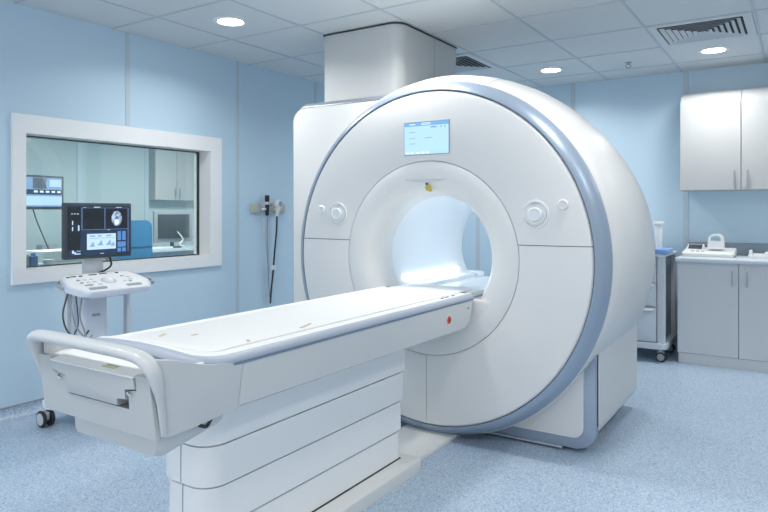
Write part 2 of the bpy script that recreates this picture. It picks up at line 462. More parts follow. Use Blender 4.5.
# ================================================================== SCANNER
CY, CZ = 1.790, 1.027
g = thing('mri_scanner', 'large white ring-shaped MRI scanner with blue trim', 'mri scanner', (4.0, CY, 0))
RM, RI, RO = .552, .943, 1.008
def ell(bm):
    for v in bm.verts:
        dy, dz = v.co.y-CY, v.co.z-CZ; r = math.hypot(dy, dz)
        k = min(1, max(0, (r-.60)/.32)); k = k*k*(3-2*k)
        v.co.z = CZ+dz*(1+.014*k); v.co.y = CY+dy*(1-.006*k); v.co.x += .010*k*abs(dy)**2
def annulus(r0, r1):
    bm = new()
    lathe(bm, [(3.203, r0), (3.199, r0+.012), (3.196, .75), (3.199, r1-.03), (3.206, r1-.008), (3.216, r1), (3.240, r1), (3.240, r0)], (CY, CZ), 'x', 160)
    return bm
SZ = 1.116
bm = annulus(RM+.003, RI-.004); cut(bm, (0, 0, SZ+.002), (0, 0, -1)); ell(bm); obj('upper_front_cover', bm, 'shell', g, 20)
for s in (1, -1):
    bm = annulus(RM+.003, RI-.004); cut(bm, (0, 0, SZ-.002), (0, 0, 1)); cut(bm, (0, CY+s*.0015, 0), (0, -s, 0)); ell(bm); obj('lower_front_cover', bm, 'shell', g, 20)
# dark backing seen in the gaps
bm = new(); lathe(bm, [(3.236, RM-.002), (3.236, RI+.006), (3.25, RI+.006), (3.25, RM-.002)], (CY, CZ), 'x', 128); ell(bm); obj('backing_plate', bm, 'seam', g)
# blue ring
bm = new(); lathe(bm, [(3.212, RI), (3.207, RI+.005), (3.214, RI+.020), (3.240, RO-.022), (3.275, RO-.006), (3.305, RO), (3.33, RO), (3.33, RI)], (CY, CZ), 'x', 192); ell(bm); obj('ring_trim', bm, 'blue_trim', g, 40)
# mouth funnel
bm = new(); lathe(bm, [(3.202, RM), (3.199, RM-.01), (3.200, .50), (3.206, .455), (3.218, .420), (3.238, .392), (3.268, .372), (3.31, .361), (3.36, .358), (3.40, .358), (3.40, .368), (3.26, .42), (3.24, RM)], (CY, CZ), 'x', 160)
obj('mouth_cover', bm, 'shell', g, 50)
bm = new(); lathe(bm, [(3.40, .358), (4.30, .358), (4.36, .361), (4.44, .385), (4.52, .43), (4.57, .50), (4.57, .56), (4.40, .50), (4.3, .38), (3.4, .37)], (CY, CZ), 'x', 128)
obj('bore_liner', bm, 'bore', g, 50)
# barrel
PROF = [(3.306, 1.003), (3.312, 1.013), (3.345, 1.038), (3.42, 1.062), (3.55, 1.080), (3.7, 1.087), (3.85, 1.082), (4.0, 1.068), (4.2, 1.042), (4.4, 1.012), (4.5, .992), (4.55, .97), (4.57, .93)]
def rf(a, r, t):
    z = r*math.sin(t)
    if r < 1.0 or a < 3.315: return r
    k = min(1, max(0, (z+.60)/.45)); k = k*k*(3-2*k)
    lim = 1.010
    return (lim+(r-lim)*k) if r > lim else r
bm = new(); lathe(bm, [(3.306, .60)]+PROF+[(4.57, .56), (4.55, .56), (4.30, .60)], (CY, CZ), 'x', 192, rfun=rf)
ell(bm); cut(bm, (0, 0, .045), (0, 0, -1))
obj('barrel_cover', bm, 'warm', g, 40)
def seamline(name, pts, r=.0018):
    bm = new(); tube(bm, pts, r, 6, smooth=False); ell(bm); return obj(name, bm, 'seam_soft', g)
def onbarrel(ang, off=.0):
    out = []
    for a, r in PROF[1:11]:
        rr = rf(a, r, ang)+off; out.append((a, CY+rr*math.cos(ang), CZ+rr*math.sin(ang)))
    return out
seamline('panel_seam', onbarrel(math.radians(109)))
seamline('panel_seam', onbarrel(math.radians(-27.5))[:3])
# base
def base_poly(y0, y1, z0, z1, r): return rpoly([(y0, z1), (y0, z0), (y1, z0), (y1, z1)], [0, r, r, 0], 8)
YB0, YB1 = .905, 2.695
bm = new(); prism(bm, base_poly(YB0, YB1, .045, .62, .10), 3.47, 4.46, 'x'); 
cut(bm, (0, 0, .62), (0, 0, 1)); obj('base_cover', bm, 'warm', g, 50)
bm = new(); prism(bm, base_poly(YB0+.06, YB1-.06, .08, .52, .06), 3.425, 3.475, 'x'); obj('base_front_panel', bm, 'shell2', g)
for s in (0, 1):
    mir = (lambda y: y) if s == 0 else (lambda y: 2*CY-y)
    op = [(mir(y), z) for y, z in rpoly([(YB0, .53), (YB0, .02), (CY-.002, .02), (CY-.002, .085), (YB0+.075, .085), (YB0+.075, .53)], [0, .10, 0, 0, .05, 0], 8)]
    bm = new(); prism(bm, op, 3.44, 3.50, 'x', .006, 2); obj('base_trim', bm, 'blue_trim', g)
obj('foot_plate', Bx(3.52, 4.35, 1.02, 2.58, .0, .035), 'dark', g)
bm = new(); box(bm, 3.425, 3.44, 1.08, 2.5, .012, .022); obj('floor_rail', bm, 'silver', g)
# left housing box
HP = lambda e: rpoly([(3.05+e-.0, .03), (3.05+e, 2.055+e), (1.95, 2.055+e), (1.95, 1.90), (2.35, 1.60), (2.47, 1.30), (2.47, .03)], [0.02, .14+e, 0, 0, 0, 0, 0], 10)
bm = new(); prism(bm, HP(-.046), 3.445, 3.50, 'x', .003, 2); obj('housing_front', bm, 'shell', g)
bm = new(); prism(bm, HP(-.0415), 3.4475, 3.49, 'x'); obj('housing_seam', bm, 'seam', g)
bm = new()
secs = [[(x, y, z) for y, z in HP(e)] for x, e in ((3.458, -.040), (3.464, -.030), (3.50, -.006), (3.54, 0), (3.56, 0))]
Rr = [[bm.verts.new(p) for p in q] for q in secs]
for A, B in zip(Rr[:-1], Rr[1:]):
    for k in range(len(A)): bm.faces.new((A[k], A[(k+1) % len(A)], B[(k+1) % len(A)], B[k]))
bm.faces.new(Rr[0][::-1]); bm.faces.new(Rr[-1]); obj('housing_trim', bm, 'hsilver', g, 50)
bm = new(); prism(bm, HP(0), 3.56, 4.55, 'x', .01, 2); obj('side_housing', bm, 'shell2', g, 50)
# screen on the front
def yz_panel(bm, x, y0, y1, z0, z1, t=.003): box(bm, x-t, x, y0, y1, z0, z1)
XS = 3.196
ds = obj('display_screen', Bx(XS-.004, XS+.004, 1.642, 1.937, 1.616, 1.808, .001, 1), 'grey', g)
def sub(name, par, m, rects, x, t=.0012):
    for (y0, y1, z0, z1) in rects: o = obj(name, Bx(x-t, x, y0, y1, z0, z1), m, par)
    return o
sub('screen_background', ds, 'ui_bg', [(1.646, 1.933, 1.620, 1.782)], XS-.004)
sub('screen_header', ds, 'ui_head', [(1.646, 1.933, 1.782, 1.804)], XS-.004)
sub('screen_footer', ds, 'ui_foot', [(1.646, 1.933, 1.620, 1.637)], XS-.004)
sub('screen_text', ds, 'ui_dark', [(1.722, 1.758, 1.768, 1.775), (1.687, 1.696, 1.768, 1.775), (1.663, 1.672, 1.768, 1.775), (1.75, 1.80, 1.71, 1.713), (1.86, 1.90, 1.745, 1.748), (1.86, 1.90, 1.71, 1.713), (1.86, 1.9, 1.68, 1.683)], XS-.0052, .0008)
sub('screen_icons', ds, 'scr_white', [(1.90, 1.922, 1.623, 1.634), (1.87, 1.892, 1.623, 1.634), (1.83, 1.855, 1.623, 1.634), (1.80, 1.82, 1.623, 1.634), (1.77, 1.79, 1.623, 1.634), (1.76, 1.82, 1.788, 1.792), (1.76, 1.82, 1.796, 1.799), (1.86, 1.90, 1.79, 1.795)], XS-.0052, .0008)
# jog-dial control panels
for (y, z) in ((2.428, 1.276), (1.148, 1.278)):
    bm = new(); lathe(bm, [(XS+.004, .074), (XS-.003, .073), (XS-.004, .066), (XS-.001, .062), (XS+.004, .062)], (y, z), 'x', 48)
    p = obj('control_dial', bm, 'lead', g)
    bm = new(); lathe(bm, [(XS+.002, .058), (XS-.002, .056), (XS-.003, .045)], (y, z), 'x', 40, closed=False); obj('dial_plate', bm, 'shell', p)
    bm = new(); lathe(bm, [(XS-.002, .038), (XS-.012, .036), (XS-.015, .030), (XS-.012, .022), (XS-.013, .014)], (y, z), 'x', 40, closed=False); obj('dial_knob', bm, 'lead', p)
    for k in range(4):
        a = k*PI/2; bm = new()
        pts = [(XS-.005, y+.057*math.cos(a+q), z+.057*math.sin(a+q)) for q in (-.35, -.17, 0, .17, .35)]
        tube(bm, pts, .004, 6); obj('dial_key', bm, 'silver' if k == 1 else 'white', p)
for (y, z) in ((2.556, 1.304), (1.002, 1.327)):
    bm = new(); lathe(bm, [(XS+.006, .026), (XS-.002, .026), (XS-.006, .022), (XS-.004, .016), (XS-.005, .008)], (y, z), 'x', 32, closed=False)
    p = obj('push_button', bm, 'bpink' if y < 2 else 'lead', g)
# sticker and light wedge above the mouth
bm = new(); lathe(bm, [(3.212, .020), (3.209, .0195)], (1.785, 1.428), 'x', 20, closed=False)
box(bm, 3.208, 3.212, 1.762, 1.778, 1.405, 1.42)
obj('warning_sticker', bm, 'yellow', g, label='yellow hanging warning tag')
bm = new(); cyl(bm, (3.205, 1.795, 1.45), (3.214, 1.795, 1.45), .007, 12); obj('tag_pin', bm, 'dark', g)
# grey crescent painting in the recess shade above the bore
bm = new()
N = 24; top = []; bot = []
for k in range(N+1):
    y = 1.655+.29*k/N; u = (k/N-.5)*2
    top.append((y, 1.476)); bot.append((y, 1.476-.016*(1-u*u)))
prism(bm, top+bot[::-1][1:-1], 3.201, 3.2045, 'x'); obj('recess_shade_patch', bm, 'recess_shade', g)
# floor of the bore and ledge across the mouth
def chord(r, z, n=40, y0=-9, y1=9):
    a = math.asin((z-CZ)/r); pts = []
    for k in range(n+1):
        t = PI-a + (2*a+PI)*k/n   # from left horizon point under to the right
        pts.append((CY+r*math.cos(t), CZ+r*math.sin(t)))
    return pts
bm = new(); prism(bm, chord(.545, .808), 3.207, 3.26, 'x', .004, 2); obj('mouth_ledge', bm, 'shell', g)
bm = new(); prism(bm, chord(.40, .806), 3.25, 3.42, 'x'); prism(bm, chord(.362, .806), 3.40, 4.42, 'x'); obj('bore_floor', bm, 'bore', g)
bm = new(); prism(bm, rpoly([(3.62, .80), (4.40, .80), (4.40, .835), (3.62, .825)], [0, 0, .03, .01]), 2.02, 2.10, 'y', .006, 2); obj('side_ledge', bm, 'bore', g)
bm = new(); prism(bm, rpoly([(2.05, .808), (1.98, .80), (1.98, .845), (2.10, .845), (2.10, .808)], [0, 0, .03, 0, 0]), 4.34, 4.42, 'x'); obj('rear_lip', bm, 'bore', g)
bm = new()
nt_ = [(CY-.356*math.cos(math.radians(-27.5+3*k/6)), CZ+.356*math.sin(math.radians(-27.5+3*k/6))) for k in range(7)]
nt2 = [(CY-.346*math.cos(math.radians(-27.5+3*k/6)), CZ+.346*math.sin(math.radians(-27.5+3*k/6))) for k in range(7)]
prism(bm, nt_+nt2[::-1], 3.47, 4.24, 'x'); obj('bore_glow_strip', bm, 'borelamp', g)  # second strip on the hidden side, added to brighten the bore
bm = new()
lt = []
for k in range(7):
    a = math.radians(-27.5+3*k/6); lt.append((CY+.356*math.cos(a), CZ+.356*math.sin(a)))
lt2 = [(CY+.346*math.cos(math.radians(-27.5+3*k/6)), CZ+.346*math.sin(math.radians(-27.5+3*k/6))) for k in range(7)]
prism(bm, lt+lt2[::-1], 3.47, 4.24, 'x'); obj('bore_glow_strip', bm, 'borelamp', g, label='glowing strip light inside the tunnel')

# ================================================================== PATIENT TABLE
CY = 1.80
tb = thing('patient_table', 'long white patient table on a stepped pedestal, reaching into the scanner', 'examination table', (2.2, CY, 0))
# pedestal: telescoping bands
bands = [(.060, .200, .118), (.203, .349, .126), (.352, .495, .134), (.498, .672, .142)]
bm = new(); prism(bm, rpoly([(1.50, CY-.112), (2.72, CY-.112), (2.72, CY+.112), (1.50, CY+.112)], [.06, .01, .01, .06], 8), .05, .66, 'z'); obj('skirt_shadow_core', bm, 'splash', tb)  # grey core colours in the overlap shadow between the bands
for z0, z1, hw in bands:
    e = hw-.135
    def ring_(q): return rpoly([(1.475-e+q, CY-hw+q), (2.745+e-q, CY-hw+q), (2.745+e-q, CY+hw-q), (1.475-e+q, CY+hw-q)], [.085-q, .012, .012, .085-q], 10)
    bm = new(); Rr = [[bm.verts.new((x, y, z)) for x, y in ring_(q)] for z, q in ((z0, .010), (z0+.001, .001), (z0+.006, 0), (z1-(.006 if z1 < .6 else 0), .001))]
    for A, B in zip(Rr[:-1], Rr[1:]):
        for k in range(len(A)): bm.faces.new((A[k], A[(k+1) % len(A)], B[(k+1) % len(A)], B[k]))
    bm.faces.new(Rr[0][::-1]); bm.faces.new(Rr[-1])
    o = obj('skirt_band', bm, 'skirt', tb, 25)
    obj('end_seam', Bx(1.475-e-.0008, 1.475-e+.001, CY-.002, CY+.002, z0+.004, z1), 'seam_soft', o)
bm = new(); prism(bm, rpoly([(1.43, 1.585), (2.80, 1.585), (2.80, 2.015), (1.43, 2.015)], .03, 5), 0, .055, 'z', .006, 2); obj('plinth', bm, 'plinth', tb)
obj('plinth_gap', Bx(1.49, 2.74, CY-.121, CY+.121, .05, .0565), 'dark', tb)
bm = new(); prism(bm, [(2.79, 1.64), (3.42, 1.64), (3.42, 1.96), (2.79, 1.96)], 0, .028, 'z', .005, 2); obj('floor_channel', bm, 'plinth', tb)
# main side body
def hull_sect(hw, z0, z1, r): return rpoly([(CY-hw, z0), (CY+hw, z0), (CY+hw, z1), (CY-hw, z1)], [r, r, .004, .004], 5)
HW = .303
sp = rpoly([(1.452, .672), (3.085, .672), (3.155, .70), (3.192, .80), (3.192, .814), (1.478, .814)], [0, .03, .03, .01, 0, 0], 5)
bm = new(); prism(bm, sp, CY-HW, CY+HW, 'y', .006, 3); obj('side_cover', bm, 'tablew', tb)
# rim outline (plan + height)
half = [(3.198, .300, .830), (2.6, .300, .830), (2.0, .300, .830), (1.6, .300, .830), (1.45, .299, .830), (1.385, .294, .832), (1.335, .278, .838), (1.30, .245, .845), (1.288, .19, .852), (1.285, .10, .858), (1.285, 0, .860)]
def outline(inset, dz=0, n=6):
    P = [Vector((x, CY-w, z)) for x, w, z in half]
    P = smooth_path(P, n)
    Q = []
    for i, p in enumerate(P):
        a = P[max(i-1, 0)]; b = P[min(i+1, len(P)-1)]; t = (b-a); t.z = 0; t.normalize()
        nrm = Vector((-t.y, t.x, 0))    # left of travel
        if nrm.dot(Vector((2.2, CY, 0))-Vector((p.x, p.y, 0))) < 0 and i < 20: nrm = -nrm
        Q.append(p-Vector((t.y, -t.x, 0))*(-1)*0 + Vector((0, 0, dz)) + inset*(-Vector((-t.y, t.x, 0))))
    R = Q+[Vector((p.x, 2*CY-p.y, p.z)) for p in Q[::-1][1:]]
    return R
def band_mesh(loops, cap_last=False):
    bm = new(); R = [[bm.verts.new(p) for p in L] for L in loops]
    for A, B in zip(R[:-1], R[1:]):
        for i in range(len(A)-1): bm.faces.new((A[i], A[i+1], B[i+1], B[i]))
        bm.faces.new((A[-1], A[0], B[0], B[-1]))
    if cap_last:
        L = R[-1]; n = len(L)
        for i in range(n//2): 
            a, b, c, d = L[i], L[i+1], L[n-2-i], L[n-1-i]
            if b is c: bm.faces.new((a, b, d))
            else: bm.faces.new((a, b, c, d))
    return bm
bm = band_mesh([outline(.01, -.0215), outline(-.0048, -.021), outline(-.0048, -.0135), outline(.01, -.012)]); obj('rim_line', bm, 'line_blue', tb)
bm = band_mesh([outline(.02, -.013), outline(-.003, -.013), outline(-.0045, -.009), outline(.004, .006), outline(.014, .013), outline(.022, .0135)]); obj('rim_trim', bm, 'silver', tb, 60)
bm = band_mesh([outline(.012, -.02), outline(.018, .0125), outline(.022, .016), outline(.030, .0165), outline(.036, .0125), outline(.05, .012)], True); obj('tabletop', bm, 'sheet', tb, 40)
# tabletop running on into the bore
pl = [(3.10, CY-.262), (3.42, CY-.262)] + [(3.56-.16*math.cos(a)*1.0+.0, CY-.26*math.sin(a)*1.0) for a in []]
n = 16
curve = [(3.58-.12*math.cos(math.pi/2*((k-n/2)/(n/2))), CY-.20+.40*k/n) for k in range(n+1)]
pl = rpoly([(3.15, CY-.262), (3.52, CY-.262)], 0)+curve+[(3.52, CY+.262), (3.15, CY+.262)]
bm = new(); prism(bm, pl, .812, .840, 'z', .004, 2); obj('tabletop_extension', bm, 'sheet', tb)
# pad lying along the top
pp = rpoly([(1.40, CY-.225), (3.40, CY-.225), (3.40, CY+.225), (1.40, CY+.225)], .06, 6)
bm = new(); prism(bm, pp, .8395, .8475, 'z', .003, 2); obj('table_pad', bm, 'sheet', tb)
for (x, y, a, l) in ((1.50, 1.93, .5, .045), (1.57, 1.84, .2, .03), (1.60, 1.60, .9, .03), (1.93, 1.62, .3, .10)):
    bm = new(); box(bm, x-l/2, x+l/2, y-.006, y+.006, .8465, .8495, .001, 1, rot=Matrix.Rotation(a, 3, 'Z')); obj('strap_end', bm, 'tan', tb, label='small tan strap end')
for x in (2.94, 2.99, 3.06):
    obj('rail_slot', Bx(x-.016, x+.016, CY-.252, CY-.246, .8425, .8455), 'dark', tb)
# near end: side shells, raised handle, connector box
def end_side(s):
    """side shell from x=1.145 to 1.449 on side s"""
    bm = new(); nx, nz = 14, 10; t = .03
    def top(x):
        u = min(1, max(0, (1.36-x)/(1.36-1.145))); u = u*u*(3-2*u)
        w = min(1, max(0, (1.44-x)/.08)); w = w*w*(3-2*w)
        return .814+.012*w+.052*u
    def bot(x):
        u = min(1, max(0, (1.40-x)/.25)); return .668-.020*u
    def X0(z): return 1.150+.018*(max(0, .83-z)/.18)
    out, inn = [], []
    for i in range(nx+1):
        ro, ri = [], []
        for k in range(nz+1):
            v = k/nz; f = i/nx
            zt = top(1.15+.3*f)
            z = bot(1.15+.3*f)+(zt-bot(1.15+.3*f))*v
            xe = 1.449+.025*((z-.672)/.142)
            x = X0(z)+(xe-X0(z))*f
            infl = .006*math.sin(PI*f)*math.sin(PI*v) - .022*(1-f)**3*(1-v)
            # rounded front edge
            y = HW+infl-(.022*(1-min(1, f*7))**2)
            ro.append(bm.verts.new((x, CY+s*y, z))); ri.append(bm.verts.new((x+.002, CY+s*(y-t), z)))
        out.append(ro); inn.append(ri)
    for i in range(nx):
        for k in range(nz):
            bm.faces.new((out[i][k], out[i+1][k], out[i+1][k+1], out[i][k+1])); bm.faces.new((inn[i][k], inn[i][k+1], inn[i+1][k+1], inn[i+1][k]))
        bm.faces.new((out[i][0], inn[i][0], inn[i+1][0], out[i+1][0])); bm.faces.new((out[i][nz], out[i+1][nz], inn[i+1][nz], inn[i][nz]))
    for k in range(nz):
        bm.faces.new((out[0][k], out[0][k+1], inn[0][k+1], inn[0][k])); bm.faces.new((out[nx][k], inn[nx][k], inn[nx][k+1], out[nx][k+1]))
    return bm
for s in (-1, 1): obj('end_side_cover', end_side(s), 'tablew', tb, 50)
for s in (-1, 1):
    bm = new(); P = [p for p in outline(.004, -.018) if p.x < 1.43 and s*(p.y-CY) > .20]
    P.sort(key=lambda p: -abs(p.y-CY)+(-p.x)*.0)
    P.sort(key=lambda p: -(p.x*1.0+abs(p.y-CY)*1.0))
    A, B, C2, D = [], [], [], []
    for i, p in enumerate(P):
        f = i/(len(P)-1); x = 1.43-.225*f
        u = min(1, max(0, (1.36-x)/.215)); u = u*u*(3-2*u); w = min(1, max(0, (1.44-x)/.08)); w = w*w*(3-2*w)
        q = Vector((x, CY+s*(HW-.006), .814+.012*w+.052*u-.003))
        mid = (p+q)/2+Vector((0, 0, .003))
        A.append(bm.verts.new(p)); B.append(bm.verts.new(mid)); C2.append(bm.verts.new(q)); D.append(bm.verts.new(Vector((q.x, q.y-s*.004, q.z-.025))))
    A2 = [bm.verts.new(v.co-Vector((0, 0, .02))) for v in A]
    L = [A, B, C2, D, A2]
    for k in range(5):
        for i in range(len(P)-1): bm.faces.new((L[k][i], L[k][i+1], L[(k+1) % 5][i+1], L[(k+1) % 5][i]))
    bm.faces.new([L[k][0] for k in range(5)]); bm.faces.new([L[k][-1] for k in range(5)][::-1])
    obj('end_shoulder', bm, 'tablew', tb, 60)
# end face around the recess, with the connector box set into it
def shear(bm):
    for v in bm.verts: v.co.x += (.83-v.co.z)*.13
ef = [(.286, .648), (.286, .832), (.209, .832), (.209, .786), (.134, .778), (.134, .722), (-.176, .722), (-.176, .780), (-.219, .784), (-.219, .832), (-.280, .832), (-.280, .648)]
bm = new(); prism(bm, [(CY+a, z) for a, z in ef], 1.136, 1.165, 'x', .0015, 1); shear(bm); obj('end_face', bm, 'tend', tb)
bm = new(); prism(bm, [(1.185, .648), (1.45, .660), (1.45, .70), (1.18, .70)], CY-.278, CY+.278, 'y'); obj('end_lower_cover', bm, 'tend', tb)
obj('recess_back', Bx(1.20, 1.215, CY-.225, CY+.215, .705, .82), 'dark', tb)
obj('recess_shelf', Bx(1.165, 1.215, CY-.20, CY+.15, .708, .716), 'tend', tb)
# plateau below the handle
bm = new(); prism(bm, [(1.14, .826), (1.33, .838), (1.33, .80), (1.17, .80)], CY-.285, CY+.285, 'y'); obj('end_deck', bm, 'sheet', tb)
bm = new()
lp = [outline(0.0, -.006), outline(.0, -.04)]
# wall under the raised rim end
idx = [i for i, p in enumerate(lp[0]) if p.x < 1.40]
A = [bm.verts.new(lp[0][i]) for i in idx]; B = [bm.verts.new((lp[1][i].x-.012, lp[1][i].y, .818)) for i in idx]
for i in range(len(A)-1): bm.faces.new((A[i], A[i+1], B[i+1], B[i]))
A2 = [bm.verts.new(v.co+Vector((.02, 0, 0))) for v in A]; B2 = [bm.verts.new(v.co+Vector((.02, 0, 0))) for v in B]
for i in range(len(A)-1):
    bm.faces.new((A2[i], B2[i], B2[i+1], A2[i+1])); bm.faces.new((A[i], A2[i], A2[i+1], A[i+1])); bm.faces.new((B[i], B[i+1], B2[i+1], B2[i]))
bm.faces.new((A[0], B[0], B2[0], A2[0])); bm.faces.new((A[-1], A2[-1], B2[-1], B[-1]))
obj('end_rim_wall', bm, 'tablew', tb, 50)
# connector box
cb_pts = [(CY+.204, .826), (CY+.204, .791), (CY+.129, .783), (CY+.129, .728), (CY-.125, .728), (CY-.125, .752), (CY-.168, .752), (CY-.168, .785), (CY-.214, .789), (CY-.214, .826)]
bm = new(); prism(bm, cb_pts, 1.131, 1.20, 'x', .002, 2); shear(bm); obj('connector_box', bm, 'tend', tb)
bm = new(); prism(bm, [(1.128, .826), (1.20, .840), (1.20, .82), (1.13, .822)], CY-.217, CY+.205, 'y', .002, 2); obj('box_lid', bm, 'sheet', tb)
for (y, z) in ((CY+.168, .774), (CY-.188, .774)):
    bm = new(); tube(bm, [(1.142, y+.006, z+.004), (1.135, y, z), (1.142, y-.008, z-.006)], .0035, 8); obj('latch', bm, 'steel', tb)
obj('rating_sticker_edge', Bx(1.166, 1.178, 1.700, 1.757, .8300, .8345), 'greenish', tb)
obj('rating_sticker', Bx(1.150, 1.166, 1.700, 1.757, .8275, .8335), 'dyellow', tb, label='small yellow and grey label')
# handle
hp = [(1.185, CY-.284, .66), (1.172, CY-.292, .72), (1.158, CY-.296, .79), (1.147, CY-.288, .845), (1.137, CY-.255, .880), (1.128, CY-.19, .893), (1.122, CY-.06, .897), (1.120, CY+.10, .899), (1.121, CY+.22, .898), (1.126, CY+.280, .890), (1.138, CY+.302, .865), (1.152, CY+.298, .81), (1.164, CY+.288, .74), (1.178, CY+.272, .66)]
path = smooth_path(hp, 6); n = len(path); bm = new()
rings = []
T = [(path[min(i+1, n-1)]-path[max(i-1, 0)]).normalized() for i in range(n)]
fx = Vector((1, 0, 0))
for i, p in enumerate(path):
    s = (fx-T[i]*fx.dot(T[i])).normalized(); w_ = T[i].cross(s)
    kk = min(1, max(0, (p.z-.74)/.13)); kk = .45+.55*kk*kk*(3-2*kk)
    rings.append([bm.verts.new(p+s*.026*kk*math.cos(2*PI*q/16)+w_*.019*kk*math.sin(2*PI*q/16)) for q in range(16)])
for i in range(n-1):
    for q in range(16): bm.faces.new((rings[i][q], rings[i][(q+1) % 16], rings[i+1][(q+1) % 16], rings[i+1][q]))
bm.faces.new(rings[0][::-1]); bm.faces.new(rings[-1])
obj('end_handle', bm, 'tablew', tb, 60)
# underside tray
def loft(secs):
    bm = new(); R = [[bm.verts.new(p) for p in s_] for s_ in secs]; m = len(R[0])
    for A, B in zip(R[:-1], R[1:]):
        for k in range(m): bm.faces.new((A[k], A[(k+1) % m], B[(k+1) % m], B[k]))
    bm.faces.new(R[0][::-1]); bm.faces.new(R[-1]); return bm
def tsec(x, y0, y1, z0, z1): return [(x, y, z) for y, z in rpoly([(y0, z0), (y1, z0), (y1+.008, z1), (y0-.008, z1)], [.03, .02, 0, 0], 4)]
bm = loft([tsec(1.186, 1.555, 1.955, .588, .655), tsec(1.21, 1.54, 1.97, .582, .66), tsec(1.385, 1.515, 1.99, .628, .68), tsec(1.40, 1.515, 1.99, .635, .68)])
obj('under_tray', bm, 'tablew', tb, 40)
bm = new(); tube(bm, [(1.30, 1.503, .658), (1.325, 1.500, .648), (1.345, 1.503, .664)], .0055, 8); obj('cable_hook', bm, 'black', tb)
# red release button and screw on the side
ys = CY-HW
for nm, m_, r, t_ in (('button_ring', 'pinkring', .029, .002), ('release_button', 'red', .019, .005), ('button_mark', 'dark', .008, .006)):
    bm = new(); cyl(bm, (2.905, ys, .741), (2.905, ys-t_, .741), r, 24); obj(nm, bm, m_, tb, label='red release button' if nm == 'release_button' else None)
bm = new(); cyl(bm, (3.13, ys, .772), (3.13, ys-.002, .772), .005, 12); obj('screw_cap', bm, 'dark', tb)

# ================================================================== CONSOLE CART BY THE LEFT WALL
cc = thing('console_cart', 'wheeled white console cart with monitor below the control room window', 'medical cart', (2.30, 3.60, 0))
bm = new(); prism(bm, rpoly([(2.20, 3.45), (2.45, 3.45), (2.53, 3.86), (2.09, 3.86)], .05, 6), .105, .155, 'z', .015, 3); obj('cart_base', bm, 'white', cc)
def caster(x, y, par, r=.042, cap='lgrey'):
    c = None
    bm = new(); cyl(bm, (x-.012, y, .085), (x-.012, y, .10), .014, 12); box(bm, x-.014, x+.014, y-.024, y+.03, .04, .09, .008, 2); c = obj('caster', bm, 'lgrey', par)
    for s in (-1, 1):
        bm = new(); cyl(bm, (x+s*.016, y, r), (x+s*.034, y, r), r, 28, bev=.006); obj('wheel', bm, 'rubber', c)
        bm = new(); cyl(bm, (x+s*.034, y, r), (x+s*.0365, y, r), r*.72, 24); obj('wheel_cap', bm, cap, c)
    return c
for x, y in ((2.115, 3.80), (2.50, 3.80), (2.23, 3.49), (2.42, 3.49)): caster(x, y, cc, .05)
bm = new(); prism(bm, rpoly([(2.165, 3.50), (2.335, 3.50), (2.325, 3.70), (2.175, 3.70)], .03, 5), .14, .80, 'z'); obj('pillar', bm, 'consolew', cc, 30)
obj('pillar_badge', Bx(2.225, 2.275, 3.495, 3.502, .672, .686), 'grey', cc)
for x in (2.115, 2.505): obj('side_post', Bx(x-.014, x+.014, 3.55, 3.585, .12, .82, .004, 2), 'lgrey', cc)
bm = new(); box(bm, 2.13, 2.42, 3.42, 3.62, .785, .822, .008, 2); obj('deck_bracket', bm, 'lgrey', cc)
# tilted deck
RT = Matrix.Rotation(math.radians(17), 3, 'X'); piv = Vector((2.28, 3.36, .832))
def deck(bm): 
    for v in bm.verts: v.co = RT @ (v.co-piv)+piv
    return bm
dk = rpoly([(2.085, 3.320), (2.500, 3.320), (2.555, 3.43), (2.515, 3.605), (2.080, 3.605), (2.025, 3.43)], [.04, .04, .05, .04, .04, .05], 5)
bm = new(); prism(bm, dk, .815, .850, 'z', .014, 4); obj('control_deck', deck(bm), 'consolew', cc)
bm = new(); prism(bm, [(x*.94+2.28*.06, y*.92+3.465*.08) for x, y in dk], .8495, .852, 'z'); obj('deck_top', deck(bm), 'white', cc)
for x0, x1 in ((2.12, 2.23), (2.36, 2.46)):
    bm = new(); prism(bm, rpoly([(x0, 3.352), (x1, 3.352), (x1, 3.382), (x0, 3.382)], .012, 4), .8515, .8555, 'z'); obj('grip_slot', deck(bm), 'grey', cc)
bm = new(); lathe(bm, [(.8515, .046), (.856, .044), (.857, .034)], (2.30, 3.46), 'z', 32, closed=False); obj('trackball_ring', deck(bm), 'lgrey', cc)
bm = new(); lathe(bm, [(.856, .030), (.866, .026), (.874, .016), (.877, .004)], (2.30, 3.46), 'z', 24, closed=False); obj('trackball', deck(bm), 'white', cc)
k = 0
for (x, y, w_, h_) in [(2.10, 3.555, .02, .012), (2.135, 3.56, .035, .01), (2.18, 3.56, .02, .012), (2.26, 3.565, .05, .008), (2.33, 3.57, .05, .008), (2.42, 3.565, .02, .012), (2.42, 3.51, .022, .012), (2.45, 3.49, .022, .012), (2.44, 3.45, .025, .012), (2.13, 3.50, .02, .012), (2.17, 3.50, .02, .012), (2.21, 3.50, .02, .012), (2.13, 3.46, .02, .012), (2.17, 3.46, .02, .012), (2.21, 3.46, .02, .012), (2.15, 3.42, .05, .012), (2.22, 3.42, .03, .012), (2.39, 3.43, .02, .012), (2.42, 3.42, .02, .012)]:
    bm = new(); box(bm, x-w_/2, x+w_/2, y-h_/2, y+h_/2, .851, .856, .0015, 1); obj('key', deck(bm), 'dark' if y > 3.55 else ('grey' if k % 3 == 0 else 'lgrey'), cc); k += 1
bm = new(); tube(bm, [(2.53, 3.52, .87), (2.575, 3.50, .875), (2.60, 3.45, .86), (2.585, 3.42, .845)], .012, 8); obj('probe_holder', bm, 'grey', cc)
